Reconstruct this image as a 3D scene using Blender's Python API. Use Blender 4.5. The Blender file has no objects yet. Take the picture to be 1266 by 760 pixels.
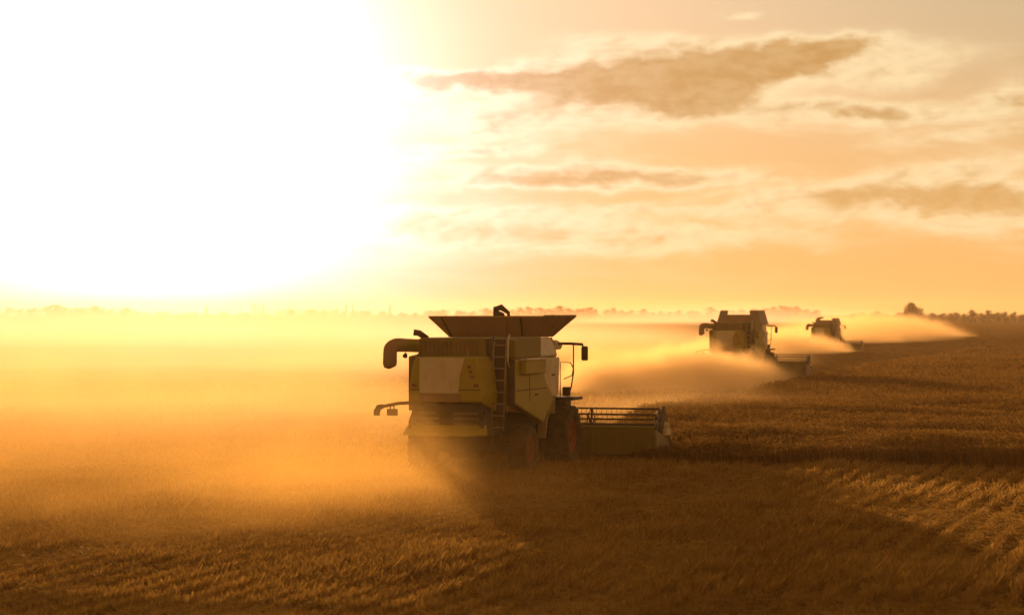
import bpy, bmesh, math, random
import numpy as np
from mathutils import Vector, Matrix

random.seed(7)
R = math.radians
SC = bpy.context.scene
COL = SC.collection

# ------------------------------------------------------------------ camera
CAM_H = 4.4
cam_d = bpy.data.cameras.new('camera')
cam = bpy.data.objects.new('camera', cam_d)
COL.objects.link(cam)
cam.location = (0, 0, CAM_H)
cam.rotation_euler = (R(90 + 0.095), 0, 0)
cam_d.sensor_width = 36
cam_d.lens = 36 * 3000 / 1266
cam_d.clip_start = 0.5
cam_d.clip_end = 20000
cam_d.dof.use_dof = True
cam_d.dof.focus_distance = 66
cam_d.dof.aperture_fstop = 1.5
SC.camera = cam

# ------------------------------------------------------------------ sun, sky, exposure
SUN_AZ, SUN_EL = R(-8.5), R(4.6)
SUN = Vector((math.sin(SUN_AZ) * math.cos(SUN_EL), math.cos(SUN_AZ) * math.cos(SUN_EL), math.sin(SUN_EL)))
sl = bpy.data.lights.new('sun', 'SUN')
sl.energy = 5.0
sl.angle = R(1.6)
sl.color = (1.0, 0.57, 0.25)
so = bpy.data.objects.new('sun', sl)
COL.objects.link(so)
so.rotation_euler = SUN.to_track_quat('Z', 'Y').to_euler()

vs = SC.view_settings
vs.view_transform = 'Standard'
vs.look = 'None'
vs.gamma = 1.0
vs.exposure = 0.0
SC.display_settings.display_device = 'sRGB'

cy = SC.cycles
cy.use_denoising = True
cy.max_bounces = 6
cy.diffuse_bounces = 3
cy.glossy_bounces = 2
cy.transmission_bounces = 4
cy.transparent_max_bounces = 12
cy.volume_bounces = 1
cy.volume_step_rate = 1.0
cy.volume_max_steps = 160
cy.sample_clamp_indirect = 6.0
cy.use_adaptive_sampling = True
cy.adaptive_threshold = 0.03


class NT:
    """small helper for wiring node trees"""
    def __init__(self, tree):
        self.t = tree
        tree.nodes.clear()

    def n(self, typ, **kw):
        nd = self.t.nodes.new(typ)
        for k, v in kw.items():
            setattr(nd, k, v)
        return nd

    def l(self, a, b):
        self.t.links.new(a, b)

    def put(self, sock, v):
        if isinstance(v, bpy.types.NodeSocket):
            self.l(v, sock)
        else:
            sock.default_value = v

    def m(self, op, a, b=None, c=None, clamp=False):
        nd = self.n('ShaderNodeMath', operation=op, use_clamp=clamp)
        for i, v in enumerate((a, b, c)):
            if v is not None:
                self.put(nd.inputs[i], v)
        return nd.outputs[0]

    def vm(self, op, a, b=None):
        nd = self.n('ShaderNodeVectorMath', operation=op)
        self.put(nd.inputs[0], a)
        if b is not None:
            if op == 'SCALE':
                self.put(nd.inputs['Scale'], b)
            else:
                self.put(nd.inputs[1], b)
        return nd.outputs['Value'] if op in ('DOT_PRODUCT', 'LENGTH') else nd.outputs[0]

    def mix(self, f, a, b, blend='MIX'):
        nd = self.n('ShaderNodeMix', data_type='RGBA', blend_type=blend)
        self.put(nd.inputs['Factor'], f)
        self.put(nd.inputs[6], a)
        self.put(nd.inputs[7], b)
        return nd.outputs[2]

    def sstep(self, v, lo, hi, a=0.0, b=1.0):
        nd = self.n('ShaderNodeMapRange', interpolation_type='SMOOTHSTEP')
        self.put(nd.inputs[0], v)
        for i, q in enumerate((lo, hi, a, b)):
            self.put(nd.inputs[i + 1], q)
        return nd.outputs[0]

    def noise(self, vec, scale, detail=4, rough=0.55, dist=0.0, color=False):
        nd = self.n('ShaderNodeTexNoise')
        if vec is not None:
            self.l(vec, nd.inputs['Vector'])
        nd.inputs['Scale'].default_value = scale
        nd.inputs['Detail'].default_value = detail
        nd.inputs['Roughness'].default_value = rough
        nd.inputs['Distortion'].default_value = dist
        return nd.outputs['Color' if color else 'Fac']

    def xyz(self, x, y, z):
        nd = self.n('ShaderNodeCombineXYZ')
        for i, v in enumerate((x, y, z)):
            self.put(nd.inputs[i], v)
        return nd.outputs[0]


def c4(c):
    return (c[0], c[1], c[2], 1.0)


def build_world():
    w = bpy.data.worlds.new('World')
    SC.world = w
    w.use_nodes = True
    g = NT(w.node_tree)
    out = g.n('ShaderNodeOutputWorld')
    bg = g.n('ShaderNodeBackground')
    S = 0.1
    bg.inputs['Strength'].default_value = S
    g.l(bg.outputs[0], out.inputs['Surface'])
    sky = g.n('ShaderNodeTexSky', sky_type='NISHITA')
    sky.sun_disc = False
    sky.sun_elevation = SUN_EL
    sky.sun_rotation = SUN_AZ
    sky.air_density = 1.5
    sky.dust_density = 5.0
    sky.ozone_density = 1.0
    d = g.vm('NORMALIZE', g.n('ShaderNodeTexCoord').outputs['Generated'])
    sep = g.n('ShaderNodeSeparateXYZ')
    g.l(d, sep.inputs[0])
    # azimuth and elevation in degrees
    az = g.m('MULTIPLY', g.m('ARCTAN2', sep.outputs[0], sep.outputs[1]), 57.29578)
    el = g.m('MULTIPLY', g.m('ARCSINE', sep.outputs[2]), 57.29578)
    cs = g.vm('DOT_PRODUCT', d, tuple(SUN))
    th = g.m('MULTIPLY', g.m('ARCCOSINE', g.m('MINIMUM', cs, 0.9999999)), 57.29578)
    # clear sky: low-sun sky seen through dusty air (warm), with the hazy aureole round the sun
    tint = g.mix(1.0, sky.outputs[0], c4(SKY_TINT), 'MULTIPLY')
    grad = g.sstep(el, 0.5, 8.0)
    lowc = g.mix(g.sstep(th, 3.0, 13.0), c4([q / S for q in SKY_LOW_NEAR]), c4([q / S for q in SKY_LOW]))
    highc = g.mix(g.sstep(th, 9.0, 22.0), c4([q / S for q in SKY_HIGH]), c4([q / S for q in SKY_HIGH_FAR]))
    base = g.mix(grad, lowc, highc)
    # away from the sun the sky is dimmer
    away = g.sstep(th, 6.0, 60.0, 1.0, g.sstep(el, 8.0, 45.0, SKY_AWAY[0], SKY_AWAY[1]))
    base = g.vm('MULTIPLY', g.vm('SCALE', base, away), g.mix(g.sstep(th, 20.0, 80.0), (1, 1, 1, 1), (1.0, 0.62, 0.28, 1)))
    skyc = g.vm('ADD', base, tint)
    a1 = g.m('MULTIPLY', g.m('EXPONENT', g.m('MULTIPLY', g.m('POWER', g.m('DIVIDE', th, 4.5), 2.0), -1.0)), AUR[0] / S)
    a2 = g.m('MULTIPLY', g.m('EXPONENT', g.m('DIVIDE', th, -4.0)), AUR[1] / S)
    glow = g.vm('ADD', g.vm('SCALE', (1.0, 0.83, 0.87), a1), g.vm('SCALE', (1.0, 0.70, 0.62), a2))
    # clouds: banks placed by azimuth/elevation, edges broken up by noise
    wv = g.xyz(g.m('MULTIPLY', az, 0.55), g.m('MULTIPLY', el, 1.3), 0.0)
    warp = g.noise(wv, 1.1, 5, 0.6, 0, True)
    wsub = g.vm('SUBTRACT', warp, (0.5, 0.5, 0.5))
    wsep = g.n('ShaderNodeSeparateXYZ')
    g.l(wsub, wsep.inputs[0])
    azw = g.m('ADD', az, g.m('MULTIPLY', wsep.outputs[0], 2.0))
    elw = g.m('ADD', el, g.m('MULTIPLY', wsep.outputs[1], 0.75))
    dens = None
    thick = None
    for (px, py, rx, ry, tilt, amp) in CLOUDS:
        a0, e0 = (px - 633) / 52.36, (385 - py) / 52.36
        da, de = g.m('SUBTRACT', azw, a0), g.m('SUBTRACT', elw, e0)
        de = g.m('SUBTRACT', de, g.m('MULTIPLY', da, tilt))
        q = g.m('ADD', g.m('POWER', g.m('DIVIDE', da, rx / 52.36), 2.0), g.m('POWER', g.m('DIVIDE', de, ry / 52.36), 2.0))
        e = g.m('MULTIPLY', g.m('EXPONENT', g.m('MULTIPLY', q, -1.0)), amp)
        dens = e if dens is None else g.m('ADD', dens, e)
    n1 = g.noise(wv, 1.2, 7, 0.52, 0.3)
    # the same puffs looked up a little nearer the sun: where they thin out that way, the edge is lit
    n1s = g.noise(g.vm('ADD', wv, (-0.12, 0.05, 0.0)), 1.2, 7, 0.52, 0.3)
    fine = g.noise(wv, 4.5, 6, 0.55, 0.3)
    n2 = g.noise(g.xyz(g.m('MULTIPLY', az, 0.16), g.m('MULTIPLY', el, 0.95), 3.0), 1.0, 6, 0.55, 0.6)
    thin = g.m('MULTIPLY', g.sstep(n2, 0.34, 0.72), g.sstep(el, 7.6, 4.8))
    amp_ = g.m('ADD', g.m('ADD', 0.10, g.m('MULTIPLY', n1, 1.5)), g.m('MULTIPLY', g.m('SUBTRACT', fine, 0.5), 0.55))
    v = g.m('ADD', g.m('MULTIPLY', dens, amp_), g.m('MULTIPLY', thin, g.m('ADD', 0.16, g.m('MULTIPLY', fine, 0.22))))
    lit = g.m('MULTIPLY', g.m('SUBTRACT', n1, n1s), 1.8)
    edge = g.sstep(v, 0.04, 0.42)
    core = g.sstep(g.m('SUBTRACT', v, lit), 0.24, 1.02)
    near = g.sstep(th, 4.0, 14.0, 1.0, 0.0)
    bright = g.mix(near, c4([q / S for q in CLOUD_EDGE_FAR]), c4([q / S for q in CLOUD_EDGE_NEAR]))
    low = g.sstep(el, 1.0, 4.5)
    dsh = g.sstep(g.m('ADD', g.m('MULTIPLY', n1, 0.6), g.m('MULTIPLY', fine, 0.4)), 0.40, 0.62, 0.0, 1.0)
    dark = g.mix(low, c4([q / S for q in CLOUD_DARK_LOW]), c4([q / S for q in CLOUD_DARK]))
    dark = g.mix(g.m('MULTIPLY', dsh, 0.35), dark, g.mix(0.5, dark, bright))
    vis = g.m('MULTIPLY', g.sstep(el, 0.1, 1.8), g.sstep(th, 70.0, 30.0))
    skyc = g.mix(g.m('MULTIPLY', g.m('MULTIPLY', edge, 0.72), vis), skyc, bright)
    skyc = g.mix(g.m('MULTIPLY', g.m('MULTIPLY', core, 0.9), vis), skyc, dark)
    tot = g.vm('ADD', skyc, glow)
    g.l(tot, bg.inputs['Color'])
    return w


SKY_TINT = (0.10, 0.07, 0.045)
SKY_LOW = (0.88, 0.49, 0.16)
SKY_HIGH = (0.70, 0.55, 0.35)
SKY_AWAY = (0.95, 0.32)
SKY_LOW_NEAR = (0.82, 0.58, 0.40)
SKY_HIGH_FAR = (0.56, 0.45, 0.28)
AUR = (2.3, 1.3)
CLOUD_EDGE_FAR = (1.04, 0.82, 0.47)
CLOUD_EDGE_NEAR = (1.25, 1.04, 0.76)
CLOUD_DARK = (0.56, 0.28, 0.07)
CLOUD_DARK_LOW = (0.78, 0.42, 0.12)
# photo column, photo row, half width, half height (pixels of 1/52.36 degree), tilt, amount
CLOUDS = [
    (660, 100, 130, 13, 0.02, 1.1), (800, 100, 130, 34, 0.05, 1.3), (920, 84, 130, 24, 0.10, 1.2), (1000, 68, 75, 13, 0.08, 1.0), (850, 128, 80, 18, 0, 0.8), (560, 98, 60, 8, 0, 0.8),
    (1060, 142, 90, 11, 0.0, 0.8), (700, 218, 110, 15, 0, 0.8), (840, 220, 120, 10, 0, 0.7), (600, 188, 80, 8, 0.05, 0.6),
    (1200, 255, 150, 26, -0.05, 0.95), (1040, 243, 70, 12, 0, 0.6), (1250, 128, 50, 16, 0.1, 0.6), (540, 275, 190, 22, 0, 0.6),
    (800, 295, 220, 16, 0, 0.55), (910, 22, 24, 7, 0.1, 0.35), (1110, 95, 80, 22, 0.15, 0.32), (760, 55, 70, 14, 0, 0.32),
    (1200, 205, 80, 14, 0.1, 0.4), (620, 228, 90, 8, 0, 0.5), (630, 150, 110, 20, -0.05, 0.32), (1150, 175, 110, 14, 0.1, 0.3), (880, 258, 160, 8, 0, 0.3),
]
build_world()

# ------------------------------------------------------------------ helpers: noise, meshes, tags
_rs = np.random.RandomState(11)
_perm = _rs.rand(256, 256)


def vnoise(x, y, s, o=0):
    """value noise, about -1..1, feature size s"""
    x = np.asarray(x, float) / s + 37.3 * o + 1000
    y = np.asarray(y, float) / s + 17.1 * o + 1000
    xi, yi = np.floor(x).astype(int), np.floor(y).astype(int)
    fx, fy = x - xi, y - yi
    fx, fy = fx * fx * (3 - 2 * fx), fy * fy * (3 - 2 * fy)
    g = lambda i, j: _perm[i & 255, j & 255]
    a = g(xi, yi) * (1 - fx) + g(xi + 1, yi) * fx
    b = g(xi, yi + 1) * (1 - fx) + g(xi + 1, yi + 1) * fx
    return (a * (1 - fy) + b * fy) * 2 - 1


HEAD = R(17.5)        # the heading of the harvesters, clockwise from the line of sight
HS, HC = math.sin(HEAD), math.cos(HEAD)


def terrain(x, y):
    x = np.asarray(x, float)
    y = np.asarray(y, float)
    h = 0.10 * vnoise(x, y, 14, 1) + 0.06 * vnoise(x, y, 5.5, 2) + 0.22 * vnoise(x, y, 60, 3)
    for (cx, cy, r) in ((-0.4, 68.5, 9.0), (16.8, 160.5, 12)):
        k = np.exp(-(((x - cx) ** 2 + (y - cy) ** 2) / r ** 2) ** 2)
        h = h * (1 - k)
    h = h - 0.55 * np.exp(-(((x - 40) / 40) ** 2 + ((y - 300) / 70) ** 2))
    return h


def mesh_np(name, verts, faces_flat, loop_counts, mat, attrs=None, smooth=False):
    me = bpy.data.meshes.new(name)
    nv, nl, nf = len(verts), len(faces_flat), len(loop_counts)
    me.vertices.add(nv)
    me.vertices.foreach_set('co', np.asarray(verts, np.float32).ravel())
    me.loops.add(nl)
    me.loops.foreach_set('vertex_index', np.asarray(faces_flat, np.int32).ravel())
    me.polygons.add(nf)
    st = np.concatenate(([0], np.cumsum(loop_counts)[:-1])).astype(np.int32)
    me.polygons.foreach_set('loop_start', st)
    if smooth:
        me.polygons.foreach_set('use_smooth', np.ones(nf, bool))
    for k, v in (attrs or {}).items():
        a = me.attributes.new(k, 'FLOAT', 'POINT')
        a.data.foreach_set('value', np.asarray(v, np.float32))
    me.update(calc_edges=True)
    me.validate()
    me.materials.append(mat)
    o = bpy.data.objects.new(name, me)
    COL.objects.link(o)
    return o


def tag(o, label=None, cat=None, group=None, kind=None):
    if label:
        o['label'] = label
    if cat:
        o['category'] = cat
    if group:
        o['group'] = group
    if kind:
        o['kind'] = kind
    return o


# ------------------------------------------------------------------ materials
def new_mat(name):
    m = bpy.data.materials.new(name)
    m.use_nodes = True
    return m, NT(m.node_tree)


def paint(name, col, rough=0.45, dust=0.35, dustcol=(0.36, 0.22, 0.08), metal=0.0, bump=0.0, scale=2.5):
    """painted or bare surface with settled dust, streaks and small dents"""
    m, g = new_mat(name)
    out = g.n('ShaderNodeOutputMaterial')
    p = g.n('ShaderNodeBsdfPrincipled')
    g.l(p.outputs[0], out.inputs[0])
    tc = g.n('ShaderNodeTexCoord').outputs['Object']
    n = g.noise(tc, scale, 6, 0.65)
    mp = g.n('ShaderNodeMapping')
    mp.inputs['Scale'].default_value = (7, 7, 0.7)
    g.l(tc, mp.inputs[0])
    n2 = g.noise(mp.outputs[0], 1.3, 5, 0.6)
    f = g.m('MULTIPLY', g.sstep(g.m('ADD', n, g.m('MULTIPLY', n2, 0.5)), 0.5, 1.05), dust)
    f = g.m('ADD', f, dust * 0.35, clamp=True)
    g.l(g.mix(f, c4(col), c4(dustcol)), p.inputs['Base Color'])
    g.l(g.m('ADD', rough, g.m('MULTIPLY', f, 0.4), clamp=True), p.inputs['Roughness'])
    p.inputs['Metallic'].default_value = metal
    if bump:
        b = g.n('ShaderNodeBump')
        b.inputs['Strength'].default_value = bump
        b.inputs['Distance'].default_value = 0.05
        g.l(n, b.inputs['Height'])
        g.l(b.outputs[0], p.inputs['Normal'])
    return m


M = {}
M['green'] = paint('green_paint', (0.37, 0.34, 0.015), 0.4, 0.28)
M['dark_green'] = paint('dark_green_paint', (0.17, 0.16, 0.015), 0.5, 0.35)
M['white'] = paint('white_paint', (0.74, 0.72, 0.68), 0.4, 0.30)
M['grey'] = paint('grey_paint', (0.30, 0.28, 0.26), 0.5, 0.40)
M['dark'] = paint('dark_metal', (0.035, 0.033, 0.03), 0.5, 0.35, (0.16, 0.11, 0.06))
M['steel'] = paint('bare_steel', (0.36, 0.34, 0.31), 0.4, 0.4, metal=0.5)
M['tank'] = paint('tank_panel', (0.34, 0.24, 0.16), 0.5, 0.45)
M['rubber'] = paint('rubber', (0.025, 0.024, 0.023), 0.75, 0.55, (0.17, 0.115, 0.06), bump=0.3)
M['orange'] = paint('orange_rim', (0.22, 0.035, 0.008), 0.55, 0.45, (0.2, 0.12, 0.05))
M['red'] = paint('red_lens', (0.22, 0.03, 0.012), 0.3, 0.5)
M['lens'] = paint('lamp_lens', (0.6, 0.55, 0.45), 0.15, 0.2)
M['straw_dust'] = paint('dusty_mesh', (0.07, 0.06, 0.045), 0.7, 0.6)


def glass_mat():
    m, g = new_mat('cab_glass')
    out = g.n('ShaderNodeOutputMaterial')
    p = g.n('ShaderNodeBsdfPrincipled')
    p.inputs['Base Color'].default_value = (0.05, 0.05, 0.045, 1)
    p.inputs['Roughness'].default_value = 0.08
    p.inputs['Transmission Weight'].default_value = 0.55
    g.l(p.outputs[0], out.inputs[0])
    return m


M['glass'] = glass_mat()


def blade_mat(name, c_lo, c_hi, trans, rough, spec):
    m, g = new_mat(name)
    out = g.n('ShaderNodeOutputMaterial')
    p = g.n('ShaderNodeBsdfPrincipled')
    tr = g.n('ShaderNodeBsdfTranslucent')
    mx = g.n('ShaderNodeMixShader')
    at = g.n('ShaderNodeAttribute', attribute_name='tint')
    geo = g.n('ShaderNodeNewGeometry')
    n = g.noise(geo.outputs['Position'], 0.35, 4, 0.6)
    f = g.m('ADD', g.m('MULTIPLY', at.outputs['Fac'], 0.65), g.m('MULTIPLY', g.sstep(n, 0.3, 0.7), 0.35))
    col = g.mix(f, c4(c_lo), c4(c_hi))
    g.l(col, p.inputs['Base Color'])
    p.inputs['Roughness'].default_value = rough
    p.inputs['Specular IOR Level'].default_value = spec
    g.l(col, tr.inputs['Color'])
    mx.inputs[0].default_value = trans
    g.l(p.outputs[0], mx.inputs[1])
    g.l(tr.outputs[0], mx.inputs[2])
    g.l(mx.outputs[0], out.inputs[0])
    return m


M['stubble'] = blade_mat('stubble_straw', (0.22, 0.115, 0.025), (0.62, 0.39, 0.10), 0.48, 0.65, 0.10)
M['wheat'] = blade_mat('ripe_wheat', (0.15, 0.08, 0.02), (0.44, 0.26, 0.07), 0.35, 0.7, 0.0)


def ground_mat():
    m, g = new_mat('field_soil')
    out = g.n('ShaderNodeOutputMaterial')
    p = g.n('ShaderNodeBsdfPrincipled')
    g.l(p.outputs[0], out.inputs[0])
    pos = g.n('ShaderNodeNewGeometry').outputs['Position']
    n1 = g.noise(pos, 0.12, 5, 0.6)
    n2 = g.noise(pos, 3.0, 6, 0.7)
    mp = g.n('ShaderNodeMapping')
    mp.inputs['Rotation'].default_value = (0, 0, HEAD)
    mp.inputs['Scale'].default_value = (1.0, 0.08, 1.0)
    g.l(pos, mp.inputs[0])
    n3 = g.noise(mp.outputs[0], 2.2, 3, 0.6)
    f = g.m('ADD', g.m('MULTIPLY', n2, 0.5), g.m('MULTIPLY', n3, 0.5))
    col = g.mix(g.sstep(f, 0.35, 0.65), c4((0.11, 0.06, 0.016)), c4((0.31, 0.175, 0.045)))
    col = g.mix(g.m('MULTIPLY', g.sstep(n1, 0.4, 0.7), 0.5), col, c4((0.20, 0.115, 0.035)))
    g.l(col, p.inputs['Base Color'])
    p.inputs['Roughness'].default_value = 0.9
    p.inputs['Specular IOR Level'].default_value = 0.0
    b = g.n('ShaderNodeBump')
    b.inputs['Strength'].default_value = 0.8
    b.inputs['Distance'].default_value = 0.15
    g.l(n2, b.inputs['Height'])
    g.l(b.outputs[0], p.inputs['Normal'])
    return m


M['ground'] = ground_mat()


# ------------------------------------------------------------------ the field: ground sheet, stubble, standing wheat
def grow(a, b, s0, k):
    v = [a]
    s = s0
    while v[-1] < b:
        v.append(v[-1] + s)
        s *= k
    return v


xs = np.arange(-30, 30.01, 0.5)
ex = np.array(grow(30, 2600, 0.6, 1.08)[1:])
xs = np.concatenate((-ex[::-1], xs, ex))
ys = np.concatenate((np.array([-400, -200, -100, -50, -20, 0, 10, 18, 24]), np.arange(28, 110, 0.5), np.array(grow(110, 3000, 0.6, 1.045))))
GX, GY = np.meshgrid(xs, ys)
GZ = terrain(GX, GY)
nx, ny = len(xs), len(ys)
idx = np.arange(nx * ny).reshape(ny, nx)
F = np.stack((idx[:-1, :-1], idx[:-1, 1:], idx[1:, 1:], idx[1:, :-1]), -1).reshape(-1, 4)
ground = mesh_np('ground', np.stack((GX, GY, GZ), -1).reshape(-1, 3), F.ravel(), np.full(len(F), 4), M['ground'], smooth=True)
tag(ground, kind='structure')

# edges of the standing wheat
WALL_L = (4.75, 71.4)


def wall_y(x):
    """near edge of the standing wheat right of the harvester"""
    x = np.asarray(x, float)
    return np.interp(x, [3.0, 3.8, 5.4, 7.0, 12, 20, 60, 600], [71.3, 69.9, 68.3, 67.4, 66.4, 65.2, 62, 60]) + 0.3 * vnoise(x, x * 0, 1.7, 5) + 0.8 * vnoise(x, x * 0, 5.0, 25) * np.clip((x - 7) / 5, 0, 1)


def left_x(y):
    """left edge of the standing wheat: the side of the second harvester's cut"""
    y = np.asarray(y, float)
    return np.interp(y, [72, 78, 93, 104, 122, 156, 200, 332, 900], [2.4, 3.2, 4.9, 8.4, 12.6, 20.4, 32, 66, 215]) + 0.25 * vnoise(y, y * 0, 2.1, 6)


def in_wheat(x, y):
    x = np.asarray(x, float)
    y = np.asarray(y, float)
    h = (x + 0.0) * HC + 0 * y
    # header cutter bar line: from (-2.0, 75.6) to (4.75, 73.4)
    bar = 75.6 - (x + 2.0) * HS / HC
    front = np.where(x < 3.0, bar, wall_y(x))
    under = (x < 4.75) & (y > 71.6 - (x - 2.9) * 0.31) & (y < bar)
    return (y > front) & (x > left_x(y)) & ~under


def wheat_h(x, y):
    # beaten down beside the header's end
    ed = np.clip((np.asarray(y, float) - wall_y(x)) / 2.6, 0, 1)
    edge = 0.70 + 0.30 * ed + 0.10 * (1 - ed) * vnoise(x, y, 1.3, 26)
    edge = np.where(np.asarray(x, float) < 3.0, 1.0, edge)
    flat = edge * (1 - 0.5 * np.clip(1 - (np.asarray(x, float) - 3.2) / 2.2, 0, 1) * (np.asarray(y, float) < 72.2))
    return flat * 0.74 + 0.07 * vnoise(x, y, 2.3, 7) + 0.06 * vnoise(x, y, 0.9, 8) + 0.10 * vnoise(x, y, 9, 9)


def sample_area(n, y0, y1, half0, p, rs):
    """points in the wedge the photo sees, denser towards the camera by power p"""
    u = rs.rand(n)
    q = 1 - p
    y = (y0 ** q + u * (y1 ** q - y0 ** q)) ** (1 / q)
    w = half0 + 0.245 * y
    x = (rs.rand(n) * 2 - 1) * w
    return x, y


def build_stubble():
    rs = np.random.RandomState(3)
    x, y = sample_area(1500000, 30, 150, 2.0, 1.9, rs)
    k = ~in_wheat(x, y)
    x, y = x[k], y[k]
    n = len(x)
    row = np.cos((x * HC - y * HS) * 2 * math.pi / 0.55 + 0.8 * vnoise(x, y, 6, 21))
    tuft = vnoise(x, y, 1.1, 10) + 0.7 * vnoise(x, y, 0.35, 11)
    patch = vnoise(x, y, 4.5, 12)
    # heading-aligned streaks (swath and wheel lines)
    a, b = x * HC - y * HS, x * HS + y * HC
    streak = vnoise(a * 1.0, b * 0.12, 1.3, 13)
    k = rs.rand(n) < np.clip(0.58 + 0.34 * row + 0.20 * tuft, 0.08, 1)
    x, y, row, tuft, patch, streak = [q[k] for q in (x, y, row, tuft, patch, streak)]
    n = len(x)
    h = 0.135 + 0.065 * row + 0.03 * tuft + 0.045 * patch + 0.06 * streak
    h = np.clip(h, 0.05, 0.5) * (0.6 + 0.7 * rs.rand(n))
    lone = rs.rand(n) < 0.012
    h[lone] *= 1.35
    h = np.minimum(h, 0.42)
    # the wheels have flattened the stubble beside and behind the near harvester
    z = terrain(x, y)
    w = np.maximum(0.004, 0.00015 * y) * (0.7 + 0.7 * rs.rand(n))
    ang = rs.rand(n) * math.pi
    dx, dy = np.cos(ang) * w, np.sin(ang) * w * 0.6
    lean = 0.18 + 0.5 * np.clip(patch, 0, 1) + 0.35 * rs.rand(n)
    la = rs.rand(n) * 2 * math.pi
    lx, ly = np.cos(la) * h * lean + 0.25 * h * (0.4 + patch), np.sin(la) * h * lean
    V = np.empty((n, 4, 3), np.float32)
    V[:, 0] = np.stack((x - dx, y - dy, z - 0.02), -1)
    V[:, 1] = np.stack((x + dx, y + dy, z - 0.02), -1)
    V[:, 2] = np.stack((x + lx + dx * 0.55, y + ly + dy * 0.55, z + h), -1)
    V[:, 3] = np.stack((x + lx - dx * 0.55, y + ly - dy * 0.55, z + h * (0.86 + 0.2 * rs.rand(n))), -1)
    t = np.repeat(np.clip(rs.rand(n) ** 1.4 + 0.15 * patch, 0, 1), 4)
    # loose straw and chaff lying on top, in windrows along the heading
    x, y = sample_area(260000, 30, 120, 2.0, 1.9, rs)
    a, b = x * HC - y * HS, x * HS + y * HC
    k = ~in_wheat(x, y) & (rs.rand(len(x)) < np.clip(0.35 + 0.7 * vnoise(a, b * 0.15, 1.6, 23) + 0.4 * vnoise(x, y, 0.8, 24), 0.03, 1))
    x, y = x[k], y[k]
    m = len(x)
    z = terrain(x, y) + 0.03 + 0.15 * rs.rand(m)
    L = 0.10 + 0.22 * rs.rand(m)
    w = np.maximum(0.004, 0.00016 * y)
    an = rs.rand(m) * 6.283
    ti = rs.randn(m) * 0.25
    ux, uy = np.cos(an) * L / 2, np.sin(an) * L / 2
    uz = ti * L / 2
    W = np.empty((m, 4, 3), np.float32)
    W[:, 0] = np.stack((x - ux + uy / L * w * 2, y - uy - ux / L * w * 2, z - uz), -1)
    W[:, 1] = np.stack((x - ux - uy / L * w * 2, y - uy + ux / L * w * 2, z - uz + w), -1)
    W[:, 2] = np.stack((x + ux - uy / L * w * 2, y + uy + ux / L * w * 2, z + uz + w), -1)
    W[:, 3] = np.stack((x + ux + uy / L * w * 2, y + uy - ux / L * w * 2, z + uz), -1)
    V = np.concatenate((V, W))
    t = np.concatenate((t, np.repeat(0.55 + 0.45 * rs.rand(m), 4)))
    n = n + m
    f = np.arange(n * 4)
    o = mesh_np('stubble', V.reshape(-1, 3), f, np.full(n, 4), M['stubble'], {'tint': t})
    tag(o, 'cut straw stubble covering the field in front of the harvesters', 'stubble', kind='stuff')


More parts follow.
